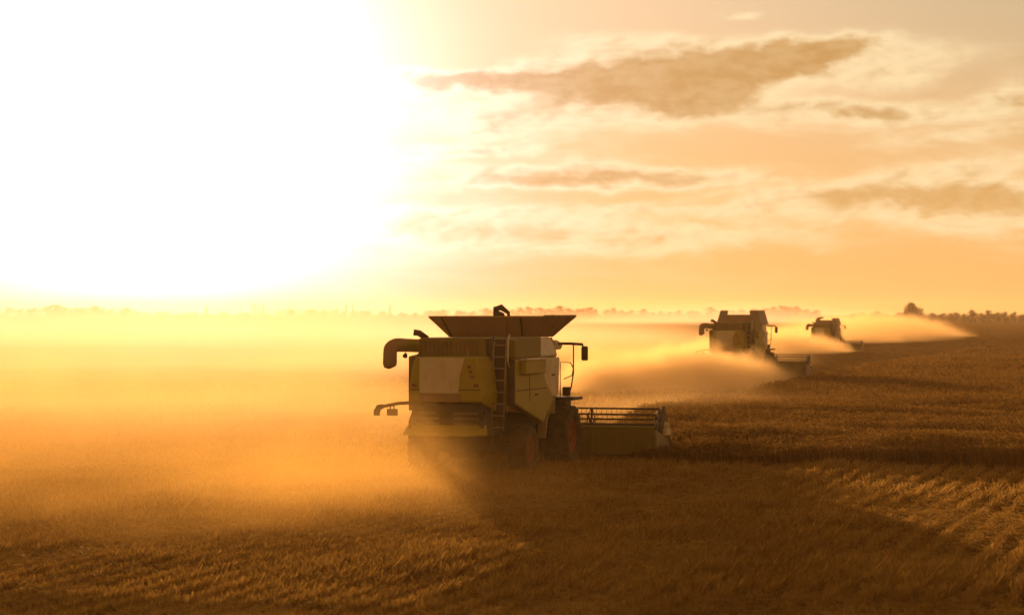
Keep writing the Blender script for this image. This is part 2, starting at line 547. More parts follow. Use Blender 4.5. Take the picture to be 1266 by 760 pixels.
def build_wheat():
    rs = np.random.RandomState(5)
    px, py = [], []
    for (n, y0, y1, p) in ((330000, 59, 110, 1.3), (260000, 105, 320, 1.6)):
        x, y = sample_area(n, y0, y1, 2.5, p, rs)
        px.append(x)
        py.append(y)
    x, y = np.concatenate(px), np.concatenate(py)
    k = in_wheat(x, y)
    x, y = x[k], y[k]
    n = len(x)
    h = wheat_h(x, y) * (0.86 + 0.2 * rs.rand(n))
    # a swath bent over next to the header's divider, and lodged lines
    a = x * HC - y * HS
    h *= 1 - 0.22 * np.clip(vnoise(x, y, 7, 14), 0, 1) * np.clip(vnoise(x, y, 3, 15) + 0.3, 0, 1)
    z = terrain(x, y)
    w = np.maximum(0.006, 0.00019 * y) * (0.7 + 0.6 * rs.rand(n))
    ang = rs.rand(n) * math.pi
    dx, dy = np.cos(ang) * w, np.sin(ang) * w * 0.5
    la = rs.rand(n) * 2 * math.pi
    ln = (0.06 + 0.14 * rs.rand(n)) * h
    wind = 0.08 * vnoise(x, y, 5, 16)
    lx, ly = np.cos(la) * ln + wind, np.sin(la) * ln
    ear = 0.10 + 0.05 * rs.rand(n)
    ex, ey = lx + np.cos(la) * ear * 0.7, ly + np.sin(la) * ear * 0.7
    ez = h + ear * (rs.rand(n) * 0.9 - 0.35)
    V = np.empty((n, 7, 3), np.float32)
    V[:, 0] = np.stack((x - dx * .6, y - dy * .6, z), -1)
    V[:, 1] = np.stack((x + dx * .6, y + dy * .6, z), -1)
    V[:, 2] = np.stack((x + lx + dx * .5, y + ly + dy * .5, z + h), -1)
    V[:, 3] = np.stack((x + lx - dx * .5, y + ly - dy * .5, z + h), -1)
    mx, my, mz = (lx + ex) / 2, (ly + ey) / 2, (h + ez) / 2
    V[:, 4] = np.stack((x + mx + dx * 1.5, y + my + dy * 1.5, z + mz), -1)
    V[:, 5] = np.stack((x + ex, y + ey, z + ez), -1)
    V[:, 6] = np.stack((x + mx - dx * 1.5, y + my - dy * 1.5, z + mz + 0.01), -1)
    base = np.arange(n)[:, None] * 7
    f4 = base + np.array([[0, 1, 2, 3]])
    f5 = base + np.array([[3, 2, 4, 5, 6]])
    # canopy underneath: a rough sheet a little below the ears, out to the end of the field
    gx = np.concatenate((np.arange(-4, 40, 0.45), np.array(grow(40, 700, 0.6, 1.04))))
    gy = np.concatenate((np.arange(60, 130, 0.45), np.array(grow(130, 690, 0.6, 1.02))))
    X, Y = np.meshgrid(gx, gy)
    X = X + 0.18 * vnoise(X, Y, 0.3, 17)
    Y = Y + 0.18 * vnoise(X, Y, 0.3, 18)
    far = np.clip((Y - 120) / 150, 0, 1)
    Z = terrain(X, Y) + wheat_h(X, Y) * (0.62 + 0.32 * far) + 0.06 * vnoise(X, Y, 0.4, 19) + far * 0.10 * vnoise(X, Y, 2.5, 20)
    ok = in_wheat(X, Y - 0.5) & in_wheat(X - 0.5, Y) & in_wheat(X, Y)
    ii = np.arange(X.size).reshape(X.shape) + n * 7
    Q = np.stack((ii[:-1, :-1], ii[:-1, 1:], ii[1:, 1:], ii[1:, :-1]), -1).reshape(-1, 4)
    okq = (ok[:-1, :-1] & ok[:-1, 1:] & ok[1:, 1:] & ok[1:, :-1]).ravel()
    Q = Q[okq]
    VV = np.concatenate((V.reshape(-1, 3), np.stack((X, Y, Z), -1).reshape(-1, 3)))
    tt = np.concatenate((np.repeat(rs.rand(n), 7), 0.35 + 0.3 * vnoise(X, Y, 0.5, 22).ravel()))
    flat = np.concatenate((f4.ravel(), f5.ravel(), Q.ravel()))
    cnt = np.concatenate((np.full(n, 4), np.full(n, 5), np.full(len(Q), 4)))
    o = mesh_np('wheat', VV, flat, cnt, M['wheat'], {'tint': tt})
    tag(o, 'standing ripe wheat right of the harvesters, its dark cut edge facing the stubble', 'wheat', kind='stuff')


build_stubble()
build_wheat()


# ------------------------------------------------------------------ mesh building for the machines
class MB:
    def __init__(self):
        self.bm = bmesh.new()

    def box(self, lo, hi, rot=None):
        r = bmesh.ops.create_cube(self.bm, size=1.0)
        c = [(lo[i] + hi[i]) / 2 for i in range(3)]
        s = [hi[i] - lo[i] for i in range(3)]
        mat = Matrix.Translation(c) @ (rot.to_4x4() if rot else Matrix.Identity(4)) @ Matrix.Diagonal((*s, 1))
        bmesh.ops.transform(self.bm, matrix=mat, verts=r['verts'])
        return self

    def prism(self, pts, axis, a, b):
        """pts: outline in the two other axes (cyclic order y,z / x,z / x,y); extruded along axis from a to b"""
        def at(p, t):
            return {'x': (t, p[0], p[1]), 'y': (p[0], t, p[1]), 'z': (p[0], p[1], t)}[axis]
        A = [self.bm.verts.new(at(p, a)) for p in pts]
        B = [self.bm.verts.new(at(p, b)) for p in pts]
        n = len(pts)
        fs = [self.bm.faces.new(A), self.bm.faces.new(B[::-1])]
        for i in range(n):
            fs.append(self.bm.faces.new((A[i], B[i], B[(i + 1) % n], A[(i + 1) % n])))
        bmesh.ops.recalc_face_normals(self.bm, faces=fs)
        return self

    def hull(self, A, B):
        """two rings of the same number of 3-D points, joined"""
        VA = [self.bm.verts.new(p) for p in A]
        VB = [self.bm.verts.new(p) for p in B]
        n = len(A)
        fs = [self.bm.faces.new(VA), self.bm.faces.new(VB[::-1])]
        for i in range(n):
            fs.append(self.bm.faces.new((VA[i], VB[i], VB[(i + 1) % n], VA[(i + 1) % n])))
        bmesh.ops.recalc_face_normals(self.bm, faces=fs)
        return self

    def slab(self, quad, t):
        """a panel of thickness t on a quad of 3-D points"""
        q = [Vector(p) for p in quad]
        nrm = (q[1] - q[0]).cross(q[2] - q[0]).normalized() * t
        return self.hull([p for p in q], [p + nrm for p in q])

    def tube(self, pts, r, seg=10, cap=True):
        P = [Vector(p) for p in pts]
        rad = r if isinstance(r, (list, tuple)) else [r] * len(P)
        rings = []
        up = None
        for i, p in enumerate(P):
            d = ((P[min(i + 1, len(P) - 1)] - P[max(i - 1, 0)])).normalized()
            if up is None:
                up = d.orthogonal().normalized()
            up = (up - d * up.dot(d)).normalized()
            s = d.cross(up)
            rings.append([self.bm.verts.new(p + (up * math.cos(2 * math.pi * k / seg) + s * math.sin(2 * math.pi * k / seg)) * rad[i]) for k in range(seg)])
        for a, b in zip(rings[:-1], rings[1:]):
            for k in range(seg):
                f = self.bm.faces.new((a[k], a[(k + 1) % seg], b[(k + 1) % seg], b[k]))
                f.smooth = seg > 6
        if cap:
            self.bm.faces.new(rings[0][::-1])
            self.bm.faces.new(rings[-1])
        return self

    def lathe(self, prof, axis_pt, seg=40):
        """prof: (x, r) pairs turned about the x axis through axis_pt"""
        c = Vector(axis_pt)
        rings = []
        for (x, r) in prof:
            rings.append([self.bm.verts.new(c + Vector((x, r * math.cos(2 * math.pi * k / seg), r * math.sin(2 * math.pi * k / seg)))) for k in range(seg)])
        for a, b in zip(rings[:-1], rings[1:]):
            for k in range(seg):
                f = self.bm.faces.new((a[k], a[(k + 1) % seg], b[(k + 1) % seg], b[k]))
                f.smooth = True
        bmesh.ops.recalc_face_normals(self.bm, faces=self.bm.faces[:])
        return self

    def build(self, name, mat, parent, bevel=0.0):
        me = bpy.data.meshes.new(name)
        self.bm.normal_update()
        self.bm.to_mesh(me)
        self.bm.free()
        me.materials.append(mat)
        o = bpy.data.objects.new(name, me)
        COL.objects.link(o)
        o.parent = parent
        if bevel:
            b = o.modifiers.new('bevel', 'BEVEL')
            b.width = bevel
            b.segments = 2
            b.limit_method = 'ANGLE'
            b.angle_limit = R(32)
        return o


def empty(name, parent=None, loc=(0, 0, 0)):
    o = bpy.data.objects.new(name, None)
    o.empty_display_size = 0.3
    COL.objects.link(o)
    o.parent = parent
    o.location = loc
    return o


def make_wheel(parent, x, y, r, w, side):
    wh = empty('wheel', parent, (x, y, r))
    t = MB()
    hw = w / 2
    t.lathe([(-hw * .8, r * .56), (-hw * .98, r * .68), (-hw, r * .8), (-hw * .92, r * .91), (-hw * .7, r * .945), (0, r * .95),
             (hw * .7, r * .945), (hw * .92, r * .91), (hw, r * .8), (hw * .98, r * .68), (hw * .8, r * .56)], (0, 0, 0), 44)
    nl = 18
    for i in range(nl):
        for s in (-1, 1):
            a0 = 2 * math.pi * (i + (0.25 if s > 0 else -0.25)) / nl
            A, B = [], []
            for (xx, da, rr) in ((0.02 * s, 0.0, 0.935), (0.02 * s, 0.095, 0.935), (hw * .97 * s, 0.33, 0.86), (hw * .97 * s, 0.2, 0.86)):
                ang = a0 + da
                top = 1.0 if abs(xx) < hw * .5 else 0.955
                A.append((xx, r * rr * math.cos(ang), r * rr * math.sin(ang)))
                B.append((xx, r * top * math.cos(ang), r * top * math.sin(ang)))
            t.hull(A, B)
    t.build('tyre', M['rubber'], wh)
    rm = MB()
    s = side
    rm.lathe([(-hw * .8 * s, r * .56), (-hw * .1 * s, r * .50), (hw * .3 * s, r * .50), (hw * .7 * s, r * .57), (hw * .80 * s, r * .565), (hw * .62 * s, r * .47),
              (hw * .35 * s, r * .36), (hw * .45 * s, r * .2), (hw * .6 * s, r * .17), (hw * .62 * s, r * .01)], (0, 0, 0), 36)
    for k in range(10):
        a = 2 * math.pi * k / 10
        c = Vector((hw * .45 * s, r * .27 * math.cos(a), r * .27 * math.sin(a)))
        rm.tube([c, c + Vector((0.06 * s, 0, 0))], 0.022, 6)
    rm.build('rim', M['orange'], wh)
    return wh


def make_harvester(style, loc, heading, label, group):
    root = empty('combine_harvester', None, loc)
    root.rotation_euler = (0, 0, -heading)
    tag(root, label, 'combine harvester', group)

    # --- chassis: frame rails, axles, underside of the threshing body, an added light-blocking plate
    c = MB()
    c.box((-0.55, -1.9, 0.95), (-0.38, 4.2, 1.25)).box((0.38, -1.9, 0.95), (0.55, 4.2, 1.25))
    c.box((-1.25, -0.13, 0.58), (1.25, 0.13, 0.84))
    c.box((-1.05, 3.55, 0.72), (1.05, 3.95, 1.12))
    c.prism([(-1.9, 1.25), (-0.7, 1.15), (0.9, 0.85), (3.2, 0.95), (3.3, 2.2), (-1.9, 2.0)], 'x', -0.82, 0.82)
    c.box((-1.1, 0.5, 1.25), (-0.83, 2.9, 1.9)).box((0.83, 0.5, 1.25), (1.1, 2.9, 1.9))
    c.tube([(0.95, -0.6, 1.0), (0.95, 1.6, 1.35)], 0.09, 10)
    c.tube([(-1.1, 0.0, 0.72), (-1.1, 0.0, 1.3)], 0.08).tube([(1.1, 0.0, 0.72), (1.1, 0.0, 1.3)], 0.08)
    c.box((-1.0, 3.45, 0.42), (1.0, 3.52, 1.6)).box((-0.95, -0.3, 0.62), (0.95, -0.2, 1.2))  # front cross plate is added to stop light shafts under the machine
    c.build('chassis', M['dark'], root, 0.015)

    # --- threshing body under the tank
    b = MB()
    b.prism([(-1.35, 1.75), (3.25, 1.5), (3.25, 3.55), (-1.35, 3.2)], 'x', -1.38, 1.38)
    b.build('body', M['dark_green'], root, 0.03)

    # --- rear hood: rounded bonnet over the straw walkers
    h = MB()
    for (y0, y1, x0, x1) in ((-2.3, -1.36, 1.02, 1.08),):
        ring = lambda x, y, dz: [(-x, y, 1.95 + dz), (-x - 0.03, y, 2.2), (-x + 0.04, y, 2.9), (-x + 0.14, y, 3.2), (x - 0.14, y, 3.2), (x - 0.04, y, 2.9), (x + 0.03, y, 2.2), (x, y, 1.95 + dz)]
        h.hull(ring(0.98, -2.3, 0.08), ring(1.12, -1.36, -0.2))
    hood = h.build('rear_hood', M['green'], root, 0.05)
    p = MB()
    p.hull([(-0.72, -2.315, 2.25), (-0.72, -2.315, 3.17), (0.54, -2.315, 3.17), (0.40, -2.315, 2.7), (0.36, -2.315, 2.25)],
           [(-0.72, -2.29, 2.25), (-0.72, -2.29, 3.17), (0.54, -2.29, 3.17), (0.40, -2.29, 2.7), (0.36, -2.29, 2.25)])
    p.build('rear_panel', M['white'], hood, 0.01)
    p = MB()
    p.box((-0.72, -2.325, 2.03), (0.42, -2.28, 2.235))
    p.tube([(0.22, -2.33, 2.13), (0.22, -2.36, 2.13)], 0.03, 8)
    p.build('service_flap', M['tank'], hood, 0.01)
    for (x, z) in ((0.66, 2.95), (0.70, 2.82), (0.74, 2.69)):
        q = MB()
        q.tube([(x, -2.29, z), (x, -2.33, z)], 0.05, 14)
        q.build('tail_light', M['red'], hood)
    q = MB()
    q.tube([(0.62, -2.25, 3.12), (0.62, -2.28, 3.45)], 0.02, 6)
    q.build('beacon_post', M['grey'], hood)
    q = MB()
    q.tube([(-0.8, -2.2, 3.18), (-0.8, -2.2, 3.28), (-0.72, -2.2, 3.33), (-0.7, -2.2, 3.2)], 0.015, 6)
    q.build('lifting_eye', M['dark'], hood)

    # --- straw chopper under the hood
    k = MB()
    k.prism([(-2.15, 1.2), (-1.2, 1.15), (-1.2, 1.95), (-2.2, 1.98)], 'x', -0.96, 0.96)
    chop = k.build('straw_chopper', M['dark'], root, 0.02)
    for s in (-1, 1):
        for z in (1.42, 1.56, 1.70):
            k = MB()
            k.slab([(s * 0.20, -2.20, z), (s * 0.88, -2.20, z), (s * 0.90, -2.235, z + 0.045), (s * 0.20, -2.235, z + 0.045)], 0.012)
            k.build('louvre', M['steel'], chop)
        k = MB()
        k.prism([(-2.25, 1.15), (-1.3, 1.1), (-1.3, 1.9), (-2.0, 1.8), (-2.3, 1.5)], 'x', s * 1.0 - 0.03, s * 1.0 + 0.03)
        k.build('chopper_side', M['dark'], chop, 0.01)
    k = MB()
    A, B = [], []
    for i in range(9):
        u = -1 + 2 * i / 8
        x = u * 1.17
        yb = -2.66 + 0.30 * abs(u) ** 3
        A += [(x, yb)]
    prof = [(x, y) for x, y in A]
    vb = []
    for (x, y) in prof:
        vb.append([k.bm.verts.new(q) for q in ((x, y, 1.14), (x, y, 1.20), (x * 0.93, -2.12, 1.44), (x * 0.93, -2.1, 1.24))])
    for a_, b_ in zip(vb[:-1], vb[1:]):
        for j in range(4):
            k.bm.faces.new((a_[j], a_[(j + 1) % 4], b_[(j + 1) % 4], b_[j]))
    k.bm.faces.new(vb[0])
    k.bm.faces.new(vb[-1][::-1])
    bmesh.ops.recalc_face_normals(k.bm, faces=k.bm.faces[:])
    k.build('spreader_hood', M['green'], chop, 0.02)

    # --- engine cover with its grille, between hood and tank
    e = MB()
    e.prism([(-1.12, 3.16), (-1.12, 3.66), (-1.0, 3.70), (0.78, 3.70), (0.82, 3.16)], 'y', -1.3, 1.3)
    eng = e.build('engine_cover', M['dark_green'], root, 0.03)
    e = MB()
    for i in range(14):
        x = -1.05 + i * 0.12
        e.box((x, -1.33, 3.26), (x + 0.05, -1.29, 3.6))
    e.build('grille', M['straw_dust'], eng)
    e = MB()
    e.tube([(-1.0, -0.9, 3.66), (-1.22, -0.95, 3.82), (-1.36, -1.0, 3.84)], 0.085, 12)
    e.build('exhaust_pipe', M['dark'], eng)
    e = MB()
    e.tube([(0.35, -1.28, 3.45), (0.35, -1.36, 3.45)], 0.08, 16)
    e.build('round_plate', M['red'], eng)

    # --- upper blocks beside the ladder
    u = MB()
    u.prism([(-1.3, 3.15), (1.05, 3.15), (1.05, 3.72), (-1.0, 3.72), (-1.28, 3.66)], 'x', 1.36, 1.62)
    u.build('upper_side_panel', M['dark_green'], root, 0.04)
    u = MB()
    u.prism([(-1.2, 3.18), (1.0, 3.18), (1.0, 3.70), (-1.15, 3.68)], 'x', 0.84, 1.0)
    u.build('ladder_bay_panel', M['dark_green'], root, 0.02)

    # --- green side panels, white front panels (both sides)
    for s in (1, -1):
        y0 = -1.25 if s > 0 else -0.3
        g_ = MB()
        pts = [(y0, 3.14), (y0, 1.95), (1.35, 1.33), (1.62, 1.5), (2.3, 2.0), (1.55, 2.45), (1.15, 3.14)]
        g_.prism(pts, 'x', s * 1.38, s * 1.60)
        g_.build('side_panel', M['green'], root, 0.05)
        w_ = MB()
        w_.prism([(1.17, 3.12), (1.57, 2.46), (2.32, 2.02), (2.9, 2.05), (3.0, 3.12)], 'x', s * 1.38, s * 1.58)
        w_.build('front_side_panel', M['white'], root, 0.04)
        w_ = MB()
        w_.hull([(s * 1.57, 1.1, 3.15), (s * 1.57, 2.85, 3.15), (s * 1.50, 2.80, 3.5), (s * 1.36, 2.7, 3.7), (s * 1.36, 1.1, 3.7), (s * 1.50, 1.1, 3.52)][:6],
                [(s * 1.30, 1.1, 3.15), (s * 1.30, 2.85, 3.15), (s * 1.28, 2.80, 3.5), (s * 1.26, 2.7, 3.66), (s * 1.26, 1.1, 3.66), (s * 1.28, 1.1, 3.52)])
        w_.build('shoulder_panel', M['white'], root, 0.05)
        f_ = MB()
        arc = [(2.36 + 0.0, 2.0), (2.05, 1.75), (1.78, 1.35), (1.66, 0.9), (1.72, 0.9), (1.86, 1.33), (2.12, 1.68), (2.5, 1.98)]
        f_.prism(arc, 'x', s * 1.30, s * 1.56)
        f_.build('fender', M['grey'], root, 0.02)
    t_ = MB()
    t_.box((1.6, -0.85, 2.72), (1.78, 1.0, 3.10))
    tb = t_.build('toolbox', M['green'], root, 0.03)
    t_ = MB()
    t_.box((1.59, -0.9, 3.085), (1.82, 1.03, 3.15))
    t_.build('toolbox_lid', M['white'], tb, 0.02)

    d_ = MB()
    d_.box((1.0, -1.375, 1.72), (1.37, -1.345, 3.66))  # dark sheet over the green wall stands in for the recess's shade
    d_.box((1.37, -1.30, 1.9), (1.59, -1.255, 3.12))
    d_.box((1.06, -1.42, 2.35), (1.34, -1.375, 2.62))
    d_.build('bay_shade_panel', M['dark'], root, 0.01)
    for s in (1, -1):
        d_ = MB()
        for (y, z0, z1) in ((0.02, 1.97, 2.70),):
            d_.box((s * 1.597 - 0.006, y, z0), (s * 1.597 + 0.008, y + 0.03, z1))
        d_.box((s * 1.597 - 0.006, -0.25 if s < 0 else -1.2, 2.28), (s * 1.597 + 0.008, 1.6, 2.305))
        d_.box((s * 1.60 - 0.01, 0.55, 2.12), (s * 1.60 + 0.025, 0.80, 2.16))
        d_.box((s * 1.58 - 0.01, 2.2, 2.62), (s * 1.58 + 0.025, 2.45, 2.66))
        d_.build('panel_gap', M['dark'], root)
    d_ = MB()
    d_.box((-0.985, -2.312, 2.33), (0.985, -2.306, 2.35))
    d_.tube([(0.86, -2.25, 2.0), (0.98, -1.9, 1.7), (1.0, -1.5, 1.2), (0.9, -0.9, 0.95)], 0.03, 8)
    d_.tube([(0.80, -2.2, 1.95), (0.90, -1.8, 1.55), (0.95, -1.4, 1.1), (0.85, -0.9, 0.9)], 0.025, 8)
    d_.build('hose', M['dark'], root)
    for x in (-0.86, 0.86):
        d_ = MB()
        d_.box((x - 0.07, -2.335, 2.42), (x + 0.07, -2.30, 2.50))
        d_.build('reflector', M['red'], root, 0.005)

    # --- ladder up the ladder bay
    l = MB()
    top, bot = (-1.42, 3.62), (-1.70, 1.28)
    for x in (1.06, 1.40):
        l.tube([(x, top[0] + 0.12, top[1] + 0.06), (x, top[0], top[1] - 0.1), (x + (0.01), bot[0], bot[1])], 0.022, 8)
    lad = l.build('ladder', M['steel'], root)
    for i in range(8):
        z = 1.34 + i * 0.31
        y = bot[0] + (top[0] - bot[0]) * (z - bot[1]) / (top[1] - bot[1])
        l = MB()
        l.box((1.06, y - 0.05, z - 0.015), (1.41, y + 0.03, z + 0.015))
        l.build('rung', M['steel'], lad)
    for (x, m_) in ((0.98, 'dark'), (1.47, 'white')):
        l = MB()
        l.tube([(x, -1.36, 2.9), (x, -1.5, 3.1), (x, -1.46, 3.66), (x + (0.08 if x < 1.2 else -0.05), -1.2, 3.78)], 0.02, 8)
        l.build('handrail', M[m_], lad)

    # --- grain tank: walls, flaps
    g_ = MB()
    g_.hull([(-1.22, 1.32, 3.1), (1.22, 1.32, 3.1), (1.22, 3.75, 3.1), (-1.22, 3.75, 3.1)],
            [(-1.16, 1.45, 3.66), (1.16, 1.45, 3.66), (1.16, 3.7, 3.66), (-1.16, 3.7, 3.66)])
    tank = g_.build('grain_tank', M['tank'], root, 0.02)
    if style == 'open':
        bz, tz = 3.70, 4.25
        bl = [(-1.16, 1.45), (1.16, 1.45), (1.16, 3.7), (-1.16, 3.7)]
        tp = [(-1.62, 1.0), (1.72, 1.0), (1.76, 4.0), (-1.62, 4.0)]
        for i in range(4):
            j = (i + 1) % 4
            f_ = MB()
            q = [(*bl[i], bz), (*bl[j], bz), (*tp[j], tz + (0.03 if i == 1 else 0)), (*tp[i], tz + (0.03 if i == 1 else 0))]
            f_.slab(q, 0.025)
            # folded lip along the top edge, pressed ribs on the sheet
            A, B = Vector(q[3]), Vector(q[2])
            f_.tube([A, B], 0.028, 6)
            for u_ in (0.32, 0.68):
                P0 = Vector(q[0]).lerp(Vector(q[1]), u_)
                P1 = A.lerp(B, u_)
                f_.tube([P0, P1], 0.05, 6)
            fl = f_.build('tank_flap', M['tank'], tank)
            g2 = MB()
            g2.tube([Vector(q[0]).lerp(Vector(q[1]), 0.03), Vector(q[3]).lerp(Vector(q[2]), 0.11)], 0.045, 6)
            if i == 0:
                g2.build('corner_seam', M['dark'], tank)
                g2 = MB()
                g2.tube([Vector(q[1]).lerp(Vector(q[0]), 0.08), Vector(q[2]).lerp(Vector(q[3]), 0.2)], 0.045, 6)
            g2.build('corner_seam', M['steel'] if i == 1 else M['dark'], tank)
        f_ = MB()
        f_.tube([(-0.05, 2.0, 3.5), (0.02, 2.2, 4.15), (0.05, 2.3, 4.35)], [0.14, 0.14, 0.12], 12)
        f_.tube([(-0.12, 2.3, 4.2), (-0.08, 2.3, 4.48), (0.06, 2.3, 4.52), (0.28, 2.3, 4.36), (0.3, 2.3, 4.2)], [0.05, 0.10, 0.09, 0.05, 0.04], 10)
        f_.build('filling_auger', M['dark'], tank)
    else:
        hi = 4.48 if style == 'upright' else 4.36
        mid = 4.2 if style == 'upright' else 4.1
        for s in (-1, 1):
            f_ = MB()
            f_.slab([(s * 1.48, 1.2, 3.55), (s * 1.48, 3.6, 3.55), (s * 1.22, 3.5, hi), (s * 1.22, 1.3, hi)], 0.03)
            f_.build('tank_flap', M['grey'], tank)
            f_ = MB()
            f_.slab([(s * 1.48, 1.2, 3.55), (s * 1.22, 1.3, hi), (s * 0.70, 1.3, hi), (s * 0.85, 1.2, 3.55)], 0.03)
            f_.build('tank_flap', M['grey'], tank)
        f_ = MB()
        f_.slab([(-0.9, 1.24, 3.55), (0.9, 1.24, 3.55), (0.8, 1.34, mid), (-0.8, 1.34, mid)], 0.03)
        f_.build('tank_flap', M['tank'], tank)
        f_ = MB()
        f_.slab([(-0.9, 3.55, 3.55), (0.9, 3.55, 3.55), (0.8, 3.45, mid), (-0.8, 3.45, mid)], 0.03)
        f_.build('tank_flap', M['tank'], tank)
        if style == 'curled':
            f_ = MB()
            f_.tube([(-1.15, 1.6, 4.0), (-1.0, 1.6, 4.32), (-0.7, 1.6, 4.40), (-0.35, 1.6, 4.40)], [0.14, 0.15, 0.12, 0.07], 12)
            f_.build('filling_auger', M['dark'], tank)

    # --- unloading auger folded back along the left side, its spout turned down
    a_ = MB()
    pts = [(-1.35, 3.4, 3.35), (-1.46, 1.5, 3.42), (-1.66, -1.3, 3.50)]
    a_.tube(pts, 0.18, 18)
    aug = a_.build('unloading_auger', M['green'], root)
    a_ = MB()
    cx, cyy, cz = -1.66, -1.3, 3.50
    sp = [(cx + 0.05, cyy + 0.1, cz)]
    for i in range(7):
        an = R(90) * i / 6
        sp.append((cx - 0.02 - 0.15 * math.sin(an), cyy - 0.06 - 0.18 * math.sin(an), cz - 0.15 + 0.15 * math.cos(an)))
    sp += [(cx - 0.17, cyy - 0.26, cz - 0.50), (cx - 0.17, cyy - 0.26, cz - 0.58), (cx - 0.16, cyy - 0.25, cz - 0.62)]
    a_.tube(sp, [0.185] * (len(sp) - 3) + [0.19, 0.16, 0.06], 20)
    a_.build('spout', M['tank'], aug, 0)
    a_ = MB()
    a_.tube([(-1.62, -0.9, 3.33), (-1.62, -0.9, 3.22)], 0.012, 6).tube([(-1.62, -0.9, 3.24), (-1.62, -0.96, 3.19)], [0.05, 0.07], 10)
    a_.build('work_lamp', M['dark'], aug)
    a_ = MB()
    a_.box((-1.32, 0.6, 3.0), (-1.2, 0.75, 3.3))
    a_.build('auger_cradle', M['dark'], aug)

    # --- cab
    cab = MB()
    cab.box((-0.86, 3.35, 1.85), (0.86, 5.0, 2.15))
    cab.box((-0.86, 3.3, 2.15), (0.86, 3.42, 3.3))
    for s in (-1, 1):
        cab.tube([(s * 0.84, 4.92, 2.1), (s * 0.8, 5.12, 3.3)], 0.045, 8)
        cab.tube([(s * 0.84, 4.1, 2.1), (s * 0.82, 4.1, 3.3)], 0.03, 8)
    cabo = cab.build('cab', M['grey'], root, 0.02)
    cab = MB()
    cab.prism([(3.2, 3.28), (5.2, 3.3), (5.35, 3.38), (5.25, 3.5), (4.8, 3.58), (3.3, 3.58)], 'x', -0.98, 0.98)
    cab.build('cab_roof', M['white'], cabo, 0.04)
    cab = MB()
    cab.box((-0.84, 3.44, 2.16), (-0.82, 4.95, 3.27)).box((0.82, 3.44, 2.16), (0.84, 4.95, 3.27)).box((-0.8, 5.0, 2.16), (0.8, 5.02, 3.27))
    cab.build('cab_glass', M['glass'], cabo)
    for s in (1, -1):
        m_ = MB()
        m_.tube([(s * 0.95, 4.9, 3.47), (s * 1.3, 5.0, 3.47), (s * 1.66, 5.05, 3.45)], 0.04, 8)
        m_.tube([(s * 1.66, 5.05, 3.47), (s * 1.68, 5.05, 3.3)], 0.025, 8)
        arm = m_.build('mirror_arm', M['dark'], cabo)
        m_ = MB()
        m_.box((s * 1.72 - 0.10, 5.02, 2.98), (s * 1.72 + 0.10, 5.12, 3.40))
        m_.build('mirror', M['dark'], arm, 0.04)
        r_ = MB()
        r_.tube([(s * 1.40, 5.0, 3.45), (s * 1.40, 5.0, 2.6), (s * 1.36, 4.9, 2.2), (s * 1.3, 4.8, 1.98)], 0.022, 8)
        r_.tube([(s * 1.12, 4.6, 1.95), (s * 1.12, 4.6, 2.95), (s * 1.34, 4.9, 2.92), (s * 1.40, 5.0, 2.75), (s * 1.36, 5.0, 2.55), (s * 1.2, 4.7, 2.45)], 0.016, 8)
        r_.build('cab_handrail', M['dark'], cabo)
        p_ = MB()
        p_.box((s * 1.27 - 0.40, 4.1, 1.86), (s * 1.27 + 0.40, 5.05, 1.95))
        p_.box((s * 1.22 - 0.10, 4.8, 1.96), (s * 1.22 + 0.10, 5.0, 2.22))
        p_.box((s * 1.2 - 0.25, 4.0, 1.68), (s * 1.2 + 0.25, 4.6, 1.85))
        p_.build('platform', M['dark'], cabo, 0.02)

    # --- outrigger on the left with lamp and plate
    o_ = MB()
    o_.tube([(-1.0, -1.4, 1.98), (-1.6, -1.6, 1.94), (-1.98, -1.7, 1.86)], 0.045, 8)
    arm = o_.build('marker_arm', M['dark'], root)
    o_ = MB()
    o_.tube([(-1.96, -1.7, 1.87), (-2.08, -1.72, 1.84), (-2.14, -1.73, 1.72), (-2.14, -1.73, 1.62)], [0.06, 0.085, 0.09, 0.085], 12)
    o_.build('marker_lamp', M['dark'], arm)
    o_ = MB()
    o_.box((-1.86, -1.72, 1.62), (-1.56, -1.68, 1.80)).box((-1.78, -1.71, 1.78), (-1.75, -1.68, 1.9)).box((-1.68, -1.71, 1.78), (-1.65, -1.68, 1.92))
    o_.build('marker_plate', M['dark'], arm)

    # --- wheels
    for s in (1, -1):
        make_wheel(root, s * 1.42, 0.0, 0.68, 0.52, s)
        make_wheel(root, s * 1.42, 3.75, 0.88, 0.74, s)

    # --- feeder house and header
    f_ = MB()
    f_.prism([(3.5, 1.2), (6.3, 0.3), (6.3, 0.95), (4.0, 1.95)], 'x', -0.75, 0.75)
    f_.build('feeder_house', M['dark'], root, 0.02)
    hw = 3.5
    hd = MB()
    hd.prism([(6.3, 0.2), (6.42, 0.14), (7.9, 0.12), (7.9, 0.18), (6.6, 0.24), (6.42, 0.98), (6.3, 0.98)], 'x', -hw, hw)
    for i in range(5):
        x = -hw + 0.3 + i * (2 * hw - 0.6) / 4
        hd.box((x - 0.04, 6.24, 0.2), (x + 0.04, 6.3, 0.96))
    hd.tube([(-hw, 6.33, 1.0), (hw, 6.33, 1.0)], 0.055, 8)
    head = hd.build('header', M['dark_green'], root, 0.015)
    for s in (-1, 1):
        e_ = MB()
        e_.prism([(6.25, 0.12), (6.25, 0.90), (6.9, 0.80), (7.7, 0.55), (8.7, 0.16), (8.7, 0.12)], 'x', s * hw, s * (hw + 0.09))
        e_.build('crop_divider', M['grey'], head, 0.02)
    a_ = MB()
    a_.tube([(-hw + .05, 6.85, 0.55), (hw - .05, 6.85, 0.55)], 0.2, 14)
    nt = 90
